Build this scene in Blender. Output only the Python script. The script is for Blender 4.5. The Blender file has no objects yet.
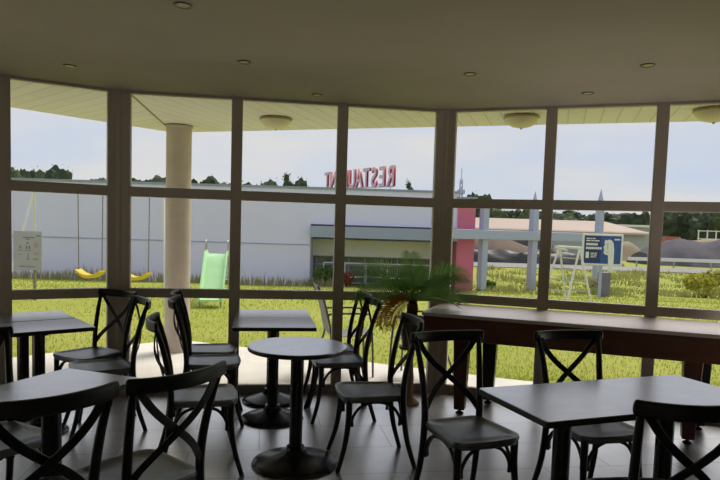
import bpy, bmesh, math, random
from mathutils import Vector, Matrix, noise

random.seed(7)
R = math.radians
SC = bpy.context.scene
COL = SC.collection

# ------------------------------------------------------------------ camera
PITCH, ROLL = R(3.875), R(1.748)
cam_data = bpy.data.cameras.new('camera')
cam_data.sensor_width = 36.0
cam_data.lens = 616.3 / 720 * 36.0
cam_data.shift_y = (270.3 - 240) / 720
cam_data.clip_end = 1500
cam = bpy.data.objects.new('camera', cam_data)
COL.objects.link(cam)
fw = Vector((0, math.cos(PITCH), -math.sin(PITCH)))
up = Vector((0, math.sin(PITCH), math.cos(PITCH)))
ex = Vector((1, 0, 0))
cx = ex * math.cos(ROLL) + up * math.sin(ROLL)
cy = up * math.cos(ROLL) - ex * math.sin(ROLL)
cam.matrix_world = Matrix(((cx.x, cy.x, -fw.x, 0), (cx.y, cy.y, -fw.y, 0), (cx.z, cy.z, -fw.z, 1.486), (0, 0, 0, 1)))
SC.camera = cam

# ------------------------------------------------------------------ sky, sun, exposure
SC.view_settings.view_transform = 'Standard'
SC.view_settings.look = 'None'
SC.view_settings.gamma = 1.0
SC.view_settings.exposure = 0.0
SC.cycles.max_bounces = 10
SC.cycles.diffuse_bounces = 6
SC.cycles.transparent_max_bounces = 16
SC.cycles.use_denoising = True
SC.cycles.caustics_reflective = False

world = bpy.data.worlds.new('sky')
SC.world = world
world.use_nodes = True
nt = world.node_tree
nt.nodes.clear()
w_out = nt.nodes.new('ShaderNodeOutputWorld')
w_bg = nt.nodes.new('ShaderNodeBackground')
w_tc = nt.nodes.new('ShaderNodeTexCoord')
w_sep = nt.nodes.new('ShaderNodeSeparateXYZ')
w_ramp = nt.nodes.new('ShaderNodeValToRGB')
w_map = nt.nodes.new('ShaderNodeMapping')
w_noise = nt.nodes.new('ShaderNodeTexNoise')
w_cr = nt.nodes.new('ShaderNodeValToRGB')
w_mix = nt.nodes.new('ShaderNodeMixRGB')
nt.links.new(w_tc.outputs['Generated'], w_sep.inputs[0])
nt.links.new(w_sep.outputs['Z'], w_ramp.inputs[0])
e = w_ramp.color_ramp.elements
e[0].position, e[0].color = 0.0, (0.60, 0.69, 0.83, 1)
e[1].position, e[1].color = 0.35, (0.66, 0.71, 0.82, 1)
m = w_ramp.color_ramp.elements.new(0.12)
m.color = (0.60, 0.68, 0.85, 1)
w_map.inputs['Scale'].default_value = (1.6, 1.6, 7.0)
nt.links.new(w_tc.outputs['Generated'], w_map.inputs[0])
nt.links.new(w_map.outputs[0], w_noise.inputs['Vector'])
w_noise.inputs['Scale'].default_value = 1.7
w_noise.inputs['Detail'].default_value = 5
w_noise.inputs['Roughness'].default_value = 0.5
nt.links.new(w_noise.outputs['Fac'], w_cr.inputs[0])
w_cr.color_ramp.elements[0].position = 0.33
w_cr.color_ramp.elements[1].position = 0.60
nt.links.new(w_cr.outputs[0], w_mix.inputs[0])
nt.links.new(w_ramp.outputs[0], w_mix.inputs[1])
w_mix.inputs[2].default_value = (0.77, 0.755, 0.765, 1)
nt.links.new(w_mix.outputs[0], w_bg.inputs[0])
w_bg.inputs[1].default_value = 1.03
nt.links.new(w_bg.outputs[0], w_out.inputs[0])

sun_data = bpy.data.lights.new('sun', 'SUN')
sun_data.energy = 3.0
sun_data.angle = R(25)
sun_data.color = (1.0, 0.93, 0.80)
sun = bpy.data.objects.new('sun', sun_data)
COL.objects.link(sun)
_d = Vector((0.45, 0.62, 1.0)).normalized()      # towards the sun: high behind thin cloud, ahead and to the right
sun.rotation_euler = _d.to_track_quat('Z', 'Y').to_euler()

# added unseen fill lamps that lift the interior, aimed up at the ceiling
def fill_lamp(name, loc, target, sx, sy, energy, spread=180):
    d = bpy.data.lights.new(name, 'AREA')
    d.shape = 'RECTANGLE'
    d.size, d.size_y = sx, sy
    d.energy = energy
    d.color = (1.0, 0.86, 0.80)
    d.spread = R(spread)
    o = bpy.data.objects.new(name, d)
    COL.objects.link(o)
    o.location = loc
    o.rotation_euler = (Vector(loc) - Vector(target)).to_track_quat('Z', 'Y').to_euler()


fill_lamp('rear_fill', (0.0, -3.9, 1.25), (0.0, 4.0, 2.6), 5.0, 1.9, 3)
fill_lamp('left_fill', (-4.1, 3.45, 0.35), (-0.2, 5.2, 2.60), 1.4, 0.6, 1.5, 95)
fill_lamp('right_fill', (3.45, 4.1, 0.35), (0.3, 5.1, 2.60), 1.2, 0.6, 4.5, 95)

# ------------------------------------------------------------------ materials
def nodes(name):
    mt = bpy.data.materials.new(name)
    mt.use_nodes = True
    return mt, mt.node_tree, mt.node_tree.nodes['Principled BSDF']


def mat(name, col, rough=0.5, metal=0.0, var=0.0, scale=8.0, bump=0.0, bscale=60.0, spec=0.5, stretch=None, col2=None):
    """Principled surface whose colour drifts through object-space noise, with optional fine bump."""
    mt, t, b = nodes(name)
    b.inputs['Roughness'].default_value = rough
    b.inputs['Metallic'].default_value = metal
    b.inputs['Specular IOR Level'].default_value = spec
    tc = t.nodes.new('ShaderNodeTexCoord')
    mp = t.nodes.new('ShaderNodeMapping')
    t.links.new(tc.outputs['Object'], mp.inputs[0])
    if stretch:
        mp.inputs['Scale'].default_value = stretch
    n = t.nodes.new('ShaderNodeTexNoise')
    n.inputs['Scale'].default_value = scale
    n.inputs['Detail'].default_value = 5
    t.links.new(mp.outputs[0], n.inputs['Vector'])
    rp = t.nodes.new('ShaderNodeValToRGB')
    rp.color_ramp.elements[0].position = 0.3
    rp.color_ramp.elements[1].position = 0.7
    c2 = col2 or tuple(min(1, c * (1 + var)) for c in col)
    c1 = col if col2 else tuple(c * (1 - var) for c in col)
    rp.color_ramp.elements[0].color = (*c1, 1)
    rp.color_ramp.elements[1].color = (*c2, 1)
    t.links.new(n.outputs['Fac'], rp.inputs[0])
    t.links.new(rp.outputs[0], b.inputs['Base Color'])
    if bump:
        n2 = t.nodes.new('ShaderNodeTexNoise')
        n2.inputs['Scale'].default_value = bscale
        n2.inputs['Detail'].default_value = 4
        t.links.new(mp.outputs[0], n2.inputs['Vector'])
        bp = t.nodes.new('ShaderNodeBump')
        bp.inputs['Strength'].default_value = bump
        bp.inputs['Distance'].default_value = 0.02
        t.links.new(n2.outputs['Fac'], bp.inputs['Height'])
        t.links.new(bp.outputs[0], b.inputs['Normal'])
    return mt


def glass_mat():
    mt = bpy.data.materials.new('window_glass')
    mt.use_nodes = True
    t = mt.node_tree
    t.nodes.clear()
    o = t.nodes.new('ShaderNodeOutputMaterial')
    mx = t.nodes.new('ShaderNodeMixShader')
    tr = t.nodes.new('ShaderNodeBsdfTransparent')
    tr.inputs[0].default_value = (0.965, 0.975, 0.97, 1)
    gl = t.nodes.new('ShaderNodeBsdfGlossy')
    gl.inputs['Roughness'].default_value = 0.02
    fr = t.nodes.new('ShaderNodeFresnel')
    fr.inputs['IOR'].default_value = 1.35
    t.links.new(fr.outputs[0], mx.inputs[0])
    t.links.new(tr.outputs[0], mx.inputs[1])
    t.links.new(gl.outputs[0], mx.inputs[2])
    t.links.new(mx.outputs[0], o.inputs[0])
    return mt


def tile_mat():
    mt, t, b = nodes('floor_tiles')
    tc = t.nodes.new('ShaderNodeTexCoord')
    mp = t.nodes.new('ShaderNodeMapping')
    mp.inputs['Rotation'].default_value = (0, 0, R(-9))
    br = t.nodes.new('ShaderNodeTexBrick')
    br.offset = 0.5
    br.inputs['Color1'].default_value = (0.80, 0.78, 0.77, 1)
    br.inputs['Color2'].default_value = (0.86, 0.84, 0.83, 1)
    br.inputs['Mortar'].default_value = (0.55, 0.53, 0.52, 1)
    br.inputs['Scale'].default_value = 1.0
    br.inputs['Brick Width'].default_value = 0.9
    br.inputs['Row Height'].default_value = 0.45
    br.inputs['Mortar Size'].default_value = 0.004
    t.links.new(tc.outputs['Object'], mp.inputs[0])
    t.links.new(mp.outputs[0], br.inputs['Vector'])
    n = t.nodes.new('ShaderNodeTexNoise')
    n.inputs['Scale'].default_value = 5
    n.inputs['Detail'].default_value = 6
    t.links.new(tc.outputs['Object'], n.inputs['Vector'])
    mx = t.nodes.new('ShaderNodeMixRGB')
    mx.blend_type = 'OVERLAY'
    mx.inputs[0].default_value = 0.25
    t.links.new(br.outputs['Color'], mx.inputs[1])
    t.links.new(n.outputs['Color'], mx.inputs[2])
    t.links.new(mx.outputs[0], b.inputs['Base Color'])
    b.inputs['Specular IOR Level'].default_value = 0.8
    b.inputs['Metallic'].default_value = 0.85
    mr = t.nodes.new('ShaderNodeMapRange')
    mr.inputs[3].default_value = 0.24
    mr.inputs[4].default_value = 0.38
    t.links.new(n.outputs['Fac'], mr.inputs[0])
    t.links.new(mr.outputs[0], b.inputs['Roughness'])
    bp = t.nodes.new('ShaderNodeBump')
    bp.inputs['Strength'].default_value = 0.25
    bp.inputs['Distance'].default_value = 0.002
    t.links.new(br.outputs['Fac'], bp.inputs['Height'])
    bp.invert = True
    t.links.new(bp.outputs[0], b.inputs['Normal'])
    return mt


def plank_mat(name, ang):
    mt, t, b = nodes(name)
    tc = t.nodes.new('ShaderNodeTexCoord')
    mp = t.nodes.new('ShaderNodeMapping')
    mp.inputs['Rotation'].default_value = (0, 0, ang)
    t.links.new(tc.outputs['Object'], mp.inputs[0])
    br = t.nodes.new('ShaderNodeTexBrick')
    br.inputs['Color1'].default_value = (0.82, 0.79, 0.82, 1)
    br.inputs['Color2'].default_value = (0.87, 0.84, 0.87, 1)
    br.inputs['Mortar'].default_value = (0.60, 0.57, 0.56, 1)
    br.inputs['Scale'].default_value = 1.0
    br.inputs['Brick Width'].default_value = 6.0
    br.inputs['Row Height'].default_value = 0.15
    br.inputs['Mortar Size'].default_value = 0.006
    br.inputs['Mortar Smooth'].default_value = 0.2
    t.links.new(mp.outputs[0], br.inputs['Vector'])
    t.links.new(br.outputs['Color'], b.inputs['Base Color'])
    bp = t.nodes.new('ShaderNodeBump')
    bp.inputs['Strength'].default_value = 0.5
    bp.inputs['Distance'].default_value = 0.006
    bp.invert = True
    t.links.new(br.outputs['Fac'], bp.inputs['Height'])
    t.links.new(bp.outputs[0], b.inputs['Normal'])
    b.inputs['Roughness'].default_value = 0.55
    return mt


def leaf_mat(name, c1, c2, scale=30.0, thin=0.52):
    mt = mat(name, c1, 0.55, col2=c2, scale=scale)
    t = mt.node_tree
    b = t.nodes['Principled BSDF']
    b.inputs['Specular IOR Level'].default_value = 0.3
    tl = t.nodes.new('ShaderNodeBsdfTranslucent')       # thin leaves let light through
    t.links.new(b.inputs['Base Color'].links[0].from_socket, tl.inputs['Color'])
    mx = t.nodes.new('ShaderNodeMixShader')
    mx.inputs[0].default_value = thin
    t.links.new(b.outputs[0], mx.inputs[1])
    t.links.new(tl.outputs[0], mx.inputs[2])
    t.links.new(mx.outputs[0], t.nodes['Material Output'].inputs['Surface'])
    return mt


M = {
    'plaster': mat('ceiling_paint', (0.86, 0.78, 0.74), 0.85, var=0.03, scale=2, bump=0.05, bscale=120),
    'wall': mat('wall_paint', (0.55, 0.51, 0.44), 0.85, var=0.04, scale=2, bump=0.05, bscale=100),
    'tile': tile_mat(),
    'frame': mat('window_frame_paint', (0.80, 0.72, 0.65), 0.42, var=0.03, scale=3),
    'glass': glass_mat(),
    'black': mat('black_moulded_resin', (0.010, 0.0105, 0.012), 0.36, var=0.12, scale=20, spec=0.5),
    'seat': mat('black_seat_sheen', (0.19, 0.20, 0.225), 0.36, 0.6, var=0.12, scale=9, spec=1.0),  # same black resin, lightened and made metallic to put sky sheen on the seats
    'laminate': mat('charcoal_laminate', (0.60, 0.60, 0.66), 0.25, 0.9, var=0.05, scale=14, spec=1.0),
    'edge': mat('black_edge_band', (0.012, 0.012, 0.013), 0.45, var=0.1),
    'cast': mat('black_cast_iron', (0.013, 0.013, 0.014), 0.26, var=0.15, scale=12),
    'wood_top': mat('varnished_oak', (0.86, 0.74, 0.70), 0.44, 0.92, col2=(0.95, 0.85, 0.82), scale=3.0, stretch=(1.2, 14, 14)),
    'wood_dark': mat('dark_walnut', (0.15, 0.065, 0.04), 0.36, col2=(0.22, 0.095, 0.055), scale=3.0, stretch=(1.5, 14, 14)),
    'wood_leg': mat('red_walnut_leg', (0.10, 0.045, 0.027), 0.36, col2=(0.15, 0.065, 0.04), scale=3.0, stretch=(14, 14, 1.5)),
    'chrome': mat('brushed_steel', (0.16, 0.15, 0.14), 0.35, 0.6, var=0.05),
    'concrete': mat('column_render', (0.58, 0.50, 0.44), 0.8, var=0.08, scale=5, bump=0.2, bscale=70),
    'paving': mat('pale_concrete', (0.84, 0.79, 0.75), 0.85, var=0.07, scale=3, bump=0.15, bscale=40),
    'soffit_r': plank_mat('cream_planks', R(-72)),
    'soffit_l': plank_mat('cream_planks_turned', R(41)),
    'roof': mat('roof_edge_paint', (0.62, 0.58, 0.46), 0.7, var=0.04),
    'milk': mat('milky_shade', (0.80, 0.74, 0.50), 0.35, var=0.03),
    'lamp_rim': mat('lamp_rim_brown', (0.36, 0.31, 0.16), 0.4, var=0.05),
    'terra': mat('glazed_pot', (0.22, 0.22, 0.21), 0.45, var=0.1, scale=12),
    'soil': mat('potting_soil', (0.05, 0.03, 0.02), 0.95, var=0.3, scale=40, bump=0.6, bscale=80),
    'turned': mat('turned_pine', (0.42, 0.28, 0.16), 0.5, col2=(0.52, 0.36, 0.22), scale=5, stretch=(10, 10, 1)),
    'frond': leaf_mat('palm_frond', (0.14, 0.32, 0.07), (0.36, 0.58, 0.17), 6, 0.62),
    'dry': leaf_mat('dry_frond', (0.55, 0.18, 0.05), (0.70, 0.34, 0.12), 8),
    'bark': mat('palm_bark', (0.16, 0.075, 0.04), 0.9, var=0.35, scale=30, bump=0.8, bscale=40),
    'lav_wall': mat('lavender_render', (0.66, 0.67, 0.92), 0.85, var=0.025, scale=0.6, bump=0.05, bscale=20),
    'lav_dark': mat('blue_grey_render', (0.30, 0.35, 0.50), 0.7, var=0.04, scale=1),
    'cap': mat('parapet_zinc', (0.27, 0.31, 0.37), 0.4, 0.6, var=0.05),
    'white': mat('white_paint', (0.74, 0.74, 0.74), 0.45, var=0.03),
    'magenta': mat('magenta_render', (0.58, 0.15, 0.27), 0.7, var=0.05, scale=1.5),
    'steel_blue': mat('pale_blue_steel', (0.38, 0.43, 0.62), 0.45, 0.1, var=0.04),
    'red': mat('sign_red', (0.55, 0.05, 0.08), 0.4, var=0.04),
    'pinkwhite': mat('sign_back', (0.78, 0.58, 0.62), 0.5, var=0.2, scale=3),
    'facade_glass': mat('dark_shop_glass', (0.10, 0.13, 0.13), 0.08, col2=(0.26, 0.30, 0.27), scale=1.2),
    'yellow': mat('yellow_plastic', (0.80, 0.58, 0.02), 0.35, var=0.05),
    'green_pl': mat('mint_plastic', (0.50, 0.82, 0.44), 0.35, var=0.04),
    'grey_metal': mat('galvanised_tube', (0.38, 0.38, 0.38), 0.4, 0.6, var=0.06),
    'galv_dark': mat('weathered_post', (0.22, 0.20, 0.18), 0.7, var=0.2),
    'panel': mat('faded_notice_panel', (0.40, 0.40, 0.47), 0.6, var=0.04, scale=6),
    'ink': mat('notice_ink', (0.20, 0.20, 0.25), 0.7, var=0.1),
    'ink_orange': mat('notice_orange_ink', (0.38, 0.32, 0.28), 0.7, var=0.1),
    'sign_blue': mat('poster_blue', (0.020, 0.075, 0.30), 0.4, var=0.1, scale=3),
    'sign_dark': mat('poster_navy', (0.010, 0.030, 0.13), 0.4, var=0.1),
    'purple': mat('slate_purple_box', (0.17, 0.16, 0.24), 0.6, var=0.1),
    'chair_tube': mat('dark_grey_tube', (0.11, 0.11, 0.11), 0.4, 0.3, var=0.06),
    'mesh_grey': mat('grey_textilene', (0.24, 0.24, 0.24), 0.7, var=0.1, scale=60),
    'earth': mat('brown_earth', (0.17, 0.125, 0.10), 0.95, var=0.18, scale=0.5, bump=0.8, bscale=2),
    'tan_earth': mat('tan_earth', (0.33, 0.27, 0.18), 0.95, var=0.2, scale=0.4, bump=0.8, bscale=2),
    'black_earth': mat('black_sheeting', (0.022, 0.024, 0.030), 0.5, var=0.4, scale=0.8, bump=0.8, bscale=2),
    'gravel': mat('slate_gravel', (0.085, 0.08, 0.10), 0.9, var=0.2, scale=1.0, bump=0.8, bscale=3),
    'asphalt': mat('pale_road', (0.29, 0.28, 0.27), 0.9, var=0.06, scale=0.5),
    'pink_roof': mat('pale_pink_roof', (0.50, 0.39, 0.34), 0.8, var=0.04, scale=0.2),
    'shed_wall': mat('shed_wall', (0.36, 0.39, 0.44), 0.8, var=0.05, scale=0.3),
    'container': mat('faded_red_steel', (0.45, 0.14, 0.13), 0.6, var=0.08),
    'tree_dark': leaf_mat('dark_foliage', (0.060, 0.095, 0.060), (0.14, 0.19, 0.11), 1.2),
    'tree_mid': leaf_mat('mid_foliage', (0.10, 0.15, 0.085), (0.24, 0.29, 0.16), 1.2),
    'tree_trunk': mat('tree_bark', (0.10, 0.075, 0.055), 0.9, var=0.2),
    'bush_yellow': leaf_mat('yellow_green_foliage', (0.32, 0.34, 0.045), (0.60, 0.56, 0.09), 3),
    'bush_green': leaf_mat('green_foliage', (0.05, 0.12, 0.02), (0.13, 0.26, 0.04), 4),
    'bush_red': leaf_mat('red_foliage', (0.22, 0.045, 0.03), (0.38, 0.10, 0.05), 4),
    'weed': leaf_mat('dry_weed', (0.30, 0.29, 0.15), (0.46, 0.43, 0.26), 3),
    'rough': leaf_mat('rough_grass_blade', (0.19, 0.22, 0.06), (0.34, 0.34, 0.13), 0.5),
    'blade': leaf_mat('grass_blade', (0.27, 0.345, 0.045), (0.43, 0.45, 0.11), 0.6, 0.65),
}


def lawn_mat():
    mt, t, b = nodes('lawn')
    tc = t.nodes.new('ShaderNodeTexCoord')
    n1 = t.nodes.new('ShaderNodeTexNoise')
    n1.inputs['Scale'].default_value = 0.45
    n1.inputs['Detail'].default_value = 8
    n1.inputs['Roughness'].default_value = 0.65
    n2 = t.nodes.new('ShaderNodeTexNoise')
    n2.inputs['Scale'].default_value = 22
    n2.inputs['Detail'].default_value = 4
    for n in (n1, n2):
        t.links.new(tc.outputs['Object'], n.inputs['Vector'])
    r1 = t.nodes.new('ShaderNodeValToRGB')
    r1.color_ramp.elements[0].position = 0.33
    r1.color_ramp.elements[1].position = 0.68
    r1.color_ramp.elements[0].color = (0.265, 0.32, 0.040, 1)
    r1.color_ramp.elements[1].color = (0.44, 0.42, 0.12, 1)
    r2 = t.nodes.new('ShaderNodeValToRGB')
    r2.color_ramp.elements[0].position = 0.3
    r2.color_ramp.elements[1].position = 0.7
    r2.color_ramp.elements[0].color = (0.35, 0.385, 0.062, 1)
    r2.color_ramp.elements[1].color = (0.42, 0.43, 0.10, 1)
    t.links.new(n1.outputs['Fac'], r1.inputs[0])
    t.links.new(n2.outputs['Fac'], r2.inputs[0])
    mx = t.nodes.new('ShaderNodeMixRGB')
    mx.inputs[0].default_value = 0.45
    t.links.new(r1.outputs[0], mx.inputs[1])
    t.links.new(r2.outputs[0], mx.inputs[2])
    t.links.new(mx.outputs[0], b.inputs['Base Color'])
    b.inputs['Roughness'].default_value = 0.9
    b.inputs['Specular IOR Level'].default_value = 0.1
    bp = t.nodes.new('ShaderNodeBump')
    bp.inputs['Strength'].default_value = 0.35
    bp.inputs['Distance'].default_value = 0.02
    t.links.new(n2.outputs['Fac'], bp.inputs['Height'])
    t.links.new(bp.outputs[0], b.inputs['Normal'])
    return mt


M['lawn'] = lawn_mat()
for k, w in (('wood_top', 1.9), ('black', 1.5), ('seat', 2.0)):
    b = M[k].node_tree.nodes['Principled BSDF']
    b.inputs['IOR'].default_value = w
b = M['wood_top'].node_tree.nodes['Principled BSDF']
b.inputs['Coat Weight'].default_value = 0.5
b.inputs['Coat IOR'].default_value = 1.6
b.inputs['Coat Roughness'].default_value = 0.27


# ------------------------------------------------------------------ mesh building
class MB:
    """Collects shapes; build() links them as ONE mesh object."""

    def __init__(self):
        self.v, self.f, self.mi = [], [], []

    def add(self, vs, fs, mi=0):
        o = len(self.v)
        self.v += [tuple(v) for v in vs]
        self.f += [tuple(i + o for i in f) for f in fs]
        self.mi += [mi] * len(fs)
        return self

    def box(self, c, s, rot=0.0, mi=0):
        ca, sa = math.cos(rot), math.sin(rot)
        vs = []
        for z in (-1, 1):
            for x, y in ((-1, -1), (1, -1), (1, 1), (-1, 1)):
                a, b = x * s[0] / 2, y * s[1] / 2
                vs.append((c[0] + a * ca - b * sa, c[1] + a * sa + b * ca, c[2] + z * s[2] / 2))
        return self.add(vs, [(3, 2, 1, 0), (4, 5, 6, 7), (0, 1, 5, 4), (1, 2, 6, 5), (2, 3, 7, 6), (3, 0, 4, 7)], mi)

    def prism(self, poly, z0, z1, mi=0):
        n = len(poly)
        vs = [(p[0], p[1], z0) for p in poly] + [(p[0], p[1], z1) for p in poly]
        fs = [tuple(range(n))[::-1], tuple(range(n, 2 * n))] + [(i, (i + 1) % n, n + (i + 1) % n, n + i) for i in range(n)]
        return self.add(vs, fs, mi)

    def rings(self, rings, cap0=True, cap1=True, mi=0):
        n = len(rings[0])
        vs = [p for r in rings for p in r]
        fs = []
        for k in range(len(rings) - 1):
            for i in range(n):
                j = (i + 1) % n
                fs.append((k * n + i, k * n + j, (k + 1) * n + j, (k + 1) * n + i))
        if cap0:
            fs.append(tuple(range(n))[::-1])
        if cap1:
            b = (len(rings) - 1) * n
            fs.append(tuple(range(b, b + n)))
        return self.add(vs, fs, mi)

    def lathe(self, prof, c=(0, 0, 0), n=28, mi=0):
        rs = []
        for r, z in prof:
            rs.append([(c[0] + r * math.cos(2 * math.pi * i / n), c[1] + r * math.sin(2 * math.pi * i / n), c[2] + z) for i in range(n)])
        return self.rings(rs, mi=mi)

    def sweep(self, pts, radii, n=8, sect=None, up=(0, 0, 1), mi=0):
        """Sweep a circle (or a list of (side, up) section points) along pts; radii: number or list (scale)."""
        pts = [Vector(p) for p in pts]
        if not isinstance(radii, (list, tuple)):
            radii = [radii] * len(pts)
        if sect is None:
            sect = [(math.cos(2 * math.pi * i / n), math.sin(2 * math.pi * i / n)) for i in range(n)]
        rs = []
        upv = Vector(up)
        for k, p in enumerate(pts):
            t = (pts[min(k + 1, len(pts) - 1)] - pts[max(k - 1, 0)]).normalized()
            u = upv - t * upv.dot(t)
            if u.length < 1e-3:
                u = Vector((0, 1, 0)) - t * t.y
            u.normalize()
            s = t.cross(u)
            rs.append([p + s * (a * radii[k]) + u * (b * radii[k]) for a, b in sect])
        return self.rings(rs, mi=mi)

    def build(self, name, mats, parent=None, smooth=False, bevel=0.0, recalc=True):
        me = bpy.data.meshes.new(name)
        me.from_pydata(self.v, [], self.f)
        if not isinstance(mats, (list, tuple)):
            mats = [mats]
        for x in mats:
            me.materials.append(x)
        if len(mats) > 1:
            me.polygons.foreach_set('material_index', self.mi)
        if recalc:
            bm = bmesh.new()
            bm.from_mesh(me)
            bmesh.ops.recalc_face_normals(bm, faces=bm.faces)
            bm.to_mesh(me)
            bm.free()
        if smooth:
            for p in me.polygons:
                p.use_smooth = True
            me.set_sharp_from_angle(angle=R(42))
        o = bpy.data.objects.new(name, me)
        COL.objects.link(o)
        if parent is not None:
            o.parent = parent
        if bevel:
            bv = o.modifiers.new('bevel', 'BEVEL')
            bv.width = bevel
            bv.segments = 2
            bv.limit_method = 'ANGLE'
            bv.angle_limit = R(40)
        return o


def crv(pts, n=6):
    """Catmull-Rom through pts."""
    P = [Vector(p) for p in pts]
    P = [P[0] * 2 - P[1]] + P + [P[-1] * 2 - P[-2]]
    out = []
    for i in range(1, len(P) - 2):
        for k in range(n):
            t = k / n
            a, b, c, d = P[i - 1], P[i], P[i + 1], P[i + 2]
            out.append(0.5 * ((2 * b) + (c - a) * t + (2 * a - 5 * b + 4 * c - d) * t * t + (3 * b - a - 3 * c + d) * t ** 3))
    out.append(P[-2])
    return out


def tag(o, label=None, cat=None, group=None, kind=None):
    for k, v in (('label', label), ('category', cat), ('group', group), ('kind', kind)):
        if v:
            o[k] = v
    return o


def empty(name, loc, rz=0.0):
    o = bpy.data.objects.new(name, None)
    COL.objects.link(o)
    o.location = loc
    o.rotation_euler = (0, 0, rz)
    o.empty_display_size = 0.1
    return o


def copy_tree(o, parent=None):
    c = o.copy()
    COL.objects.link(c)
    if parent is not None:
        c.parent = parent
    for ch in list(o.children):
        copy_tree(ch, c)
    return c


def rect_poly(c, w, d, a, r=0.0, n=4):
    """Rounded rectangle outline, width along angle a."""
    pts = []
    for sx, sy, a0 in ((1, 1, 0), (-1, 1, 90), (-1, -1, 180), (1, -1, 270)):
        for k in range(n + 1 if r else 1):
            t = R(a0 + 90 * k / n) if r else 0
            px = sx * (w / 2 - r) + (r * math.cos(t) if r else 0)
            py = sy * (d / 2 - r) + (r * math.sin(t) if r else 0)
            pts.append((c[0] + px * math.cos(a) - py * math.sin(a), c[1] + px * math.sin(a) + py * math.cos(a)))
    return pts


# ------------------------------------------------------------------ the room
CEIL = 2.573
P1, P2 = Vector((-2.057, 5.24)), Vector((0.74, 5.657))


def step(p, ang, L):
    return p + Vector((math.cos(R(ang)), math.sin(R(ang)))) * L


PANE = 0.905
P0 = step(P1, 210.3, 2.52)
P3 = step(P2, -19.2, 3 * PANE)
PM = step(P0, 233.0, 3 * PANE)
P4 = step(P3, -44.0, 3 * PANE)
inner = [(PM.x, -4.2), (P4.x, -4.2), (P4.x, P4.y), tuple(P3), tuple(P2), tuple(P1), tuple(P0), (PM.x, PM.y)]
floor = MB().prism(inner, -0.12, 0.0).build('floor', M['tile'])
tag(floor, kind='structure')
ceil_pts = [(p[0] * 1.012, p[1] * 1.012) for p in inner]
tag(MB().prism(ceil_pts, CEIL, CEIL + 0.02).build('ceiling', M['plaster']), kind='structure')
for nm, a, b in (('wall_left', (PM.x, -4.2), (PM.x, PM.y)), ('wall_right', (P4.x, -4.2), (P4.x, P4.y)), ('wall_back', (PM.x, -4.2), (P4.x, -4.2))):
    a, b = Vector(a), Vector(b)
    d = b - a
    tag(MB().box((*((a + b) / 2), CEIL / 2), (d.length, 0.08, CEIL), math.atan2(d.y, d.x)).build(nm, M['wall']), kind='structure')


def window(idx, A, B, cuts):
    """One glazed facet of the bay: frame with mullions, mid rail and transom, and its panes."""
    d = B - A
    L = d.length
    ang = math.atan2(d.y, d.x)
    u = d / L
    c = (A + B) / 2
    mb = MB()

    def bar(s0, s1, z0, z1, dep=0.075):
        q = A + u * ((s0 + s1) / 2)
        mb.box((q.x, q.y, (z0 + z1) / 2), (s1 - s0, dep, z1 - z0), ang)
    J = 0.075
    bar(0.02, 0.02 + J, 0, CEIL, 0.08)
    bar(L - 0.02 - J, L - 0.02, 0, CEIL, 0.08)
    for z0, z1 in ((0, 0.075), (0.842, 0.920), (1.698, 1.781), (2.553, CEIL)):
        bar(0.03, L - 0.03, z0, z1)
    cuts = [0.0] + list(cuts) + [L]
    n = len(cuts) - 1
    for s in cuts[1:-1]:
        bar(s - 0.046, s + 0.046, 0, CEIL, 0.08)
    # glazing beads: a thin proud lip round each light
    w = mb.build('window_%d' % idx, M['frame'], bevel=0.006)
    tag(w, kind='structure')
    for k in range(n):
        s0, s1 = cuts[k], cuts[k + 1]
        for z0, z1 in ((0.075, 0.842), (0.92, 1.698), (1.781, 2.553)):
            q = A + u * ((s0 + s1) / 2)
            MB().box((q.x, q.y, (z0 + z1) / 2), (s1 - s0 - 0.08, 0.005, z1 - z0), ang).build('pane', M['glass'], w)
    return w


for i, (A, B, cuts) in enumerate(((P1, P2, (0.972, 1.885)), (P0, P1, (0.83, 1.68)), (P2, P3, (0.915, 1.775)), (PM, P0, (0.905, 1.81)), (P3, P4, (0.905, 1.81)))):
    window(i + 1, A, B, cuts)
for i, P in enumerate((P1, P2, P0, P3)):
    tag(MB().lathe([(0.052, 0), (0.052, CEIL)], (P.x, P.y, 0), 10).build('trim_%d' % (i + 1), M['frame'], smooth=True), kind='structure')

# ------------------------------------------------------------------ veranda: roof, soffit, paving, column
corner = (-2.36, 7.72)
roof_poly = [(-9.0, -4.6), (9.0, -4.6), (9.0, 0.5), (5.4, 5.24), corner, (-9.0, 0.05)]
roof = MB().prism(roof_poly, 2.612, 2.86).build('roof', M['roof'])
tag(roof, kind='structure')
seam_in = (-1.92, 4.5)
MB().prism([(-9, 0.05), (-8.5, -0.6), seam_in, corner], 2.600, 2.612).build('soffit_panel', M['soffit_l'], roof)
MB().prism([seam_in, (8.0, 0.0), (9, 0.5), (5.4, 5.24), corner], 2.600, 2.612).build('soffit_panel', M['soffit_r'], roof)
g = MB()
g.sweep([(*corner, 2.60), (-2.14, 6.11, 2.60), (*seam_in, 2.60)], 0.012, 4)
g.build('soffit_bead', M['lamp_rim'], roof)
pave_poly = [(-9, -1), (-1.0, 3.0), (1, 3), (9, -1), (9, 0.7), (5.6, 4.72), (1.48, 6.29), (-1.46, 7.52), (-2.30, 7.86), (-3.52, 6.76), (-9, 0.4)]
tag(MB().prism(pave_poly, -0.14, -0.012).build('paving', M['paving']), kind='structure')
tag(MB().lathe([(0.148, 0), (0.148, 0.03), (0.142, 0.035), (0.142, 2.58), (0.157, 2.585), (0.157, 2.60)], (-2.12, 7.15, -0.012), 32).build('column', M['concrete'], smooth=True), kind='structure')


# ------------------------------------------------------------------ land outside
def tz(x, y):
    if y < 13:
        return -0.03
    t = min(1, (y - 13) / 11)
    return -0.03 - 0.77 * t


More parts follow.
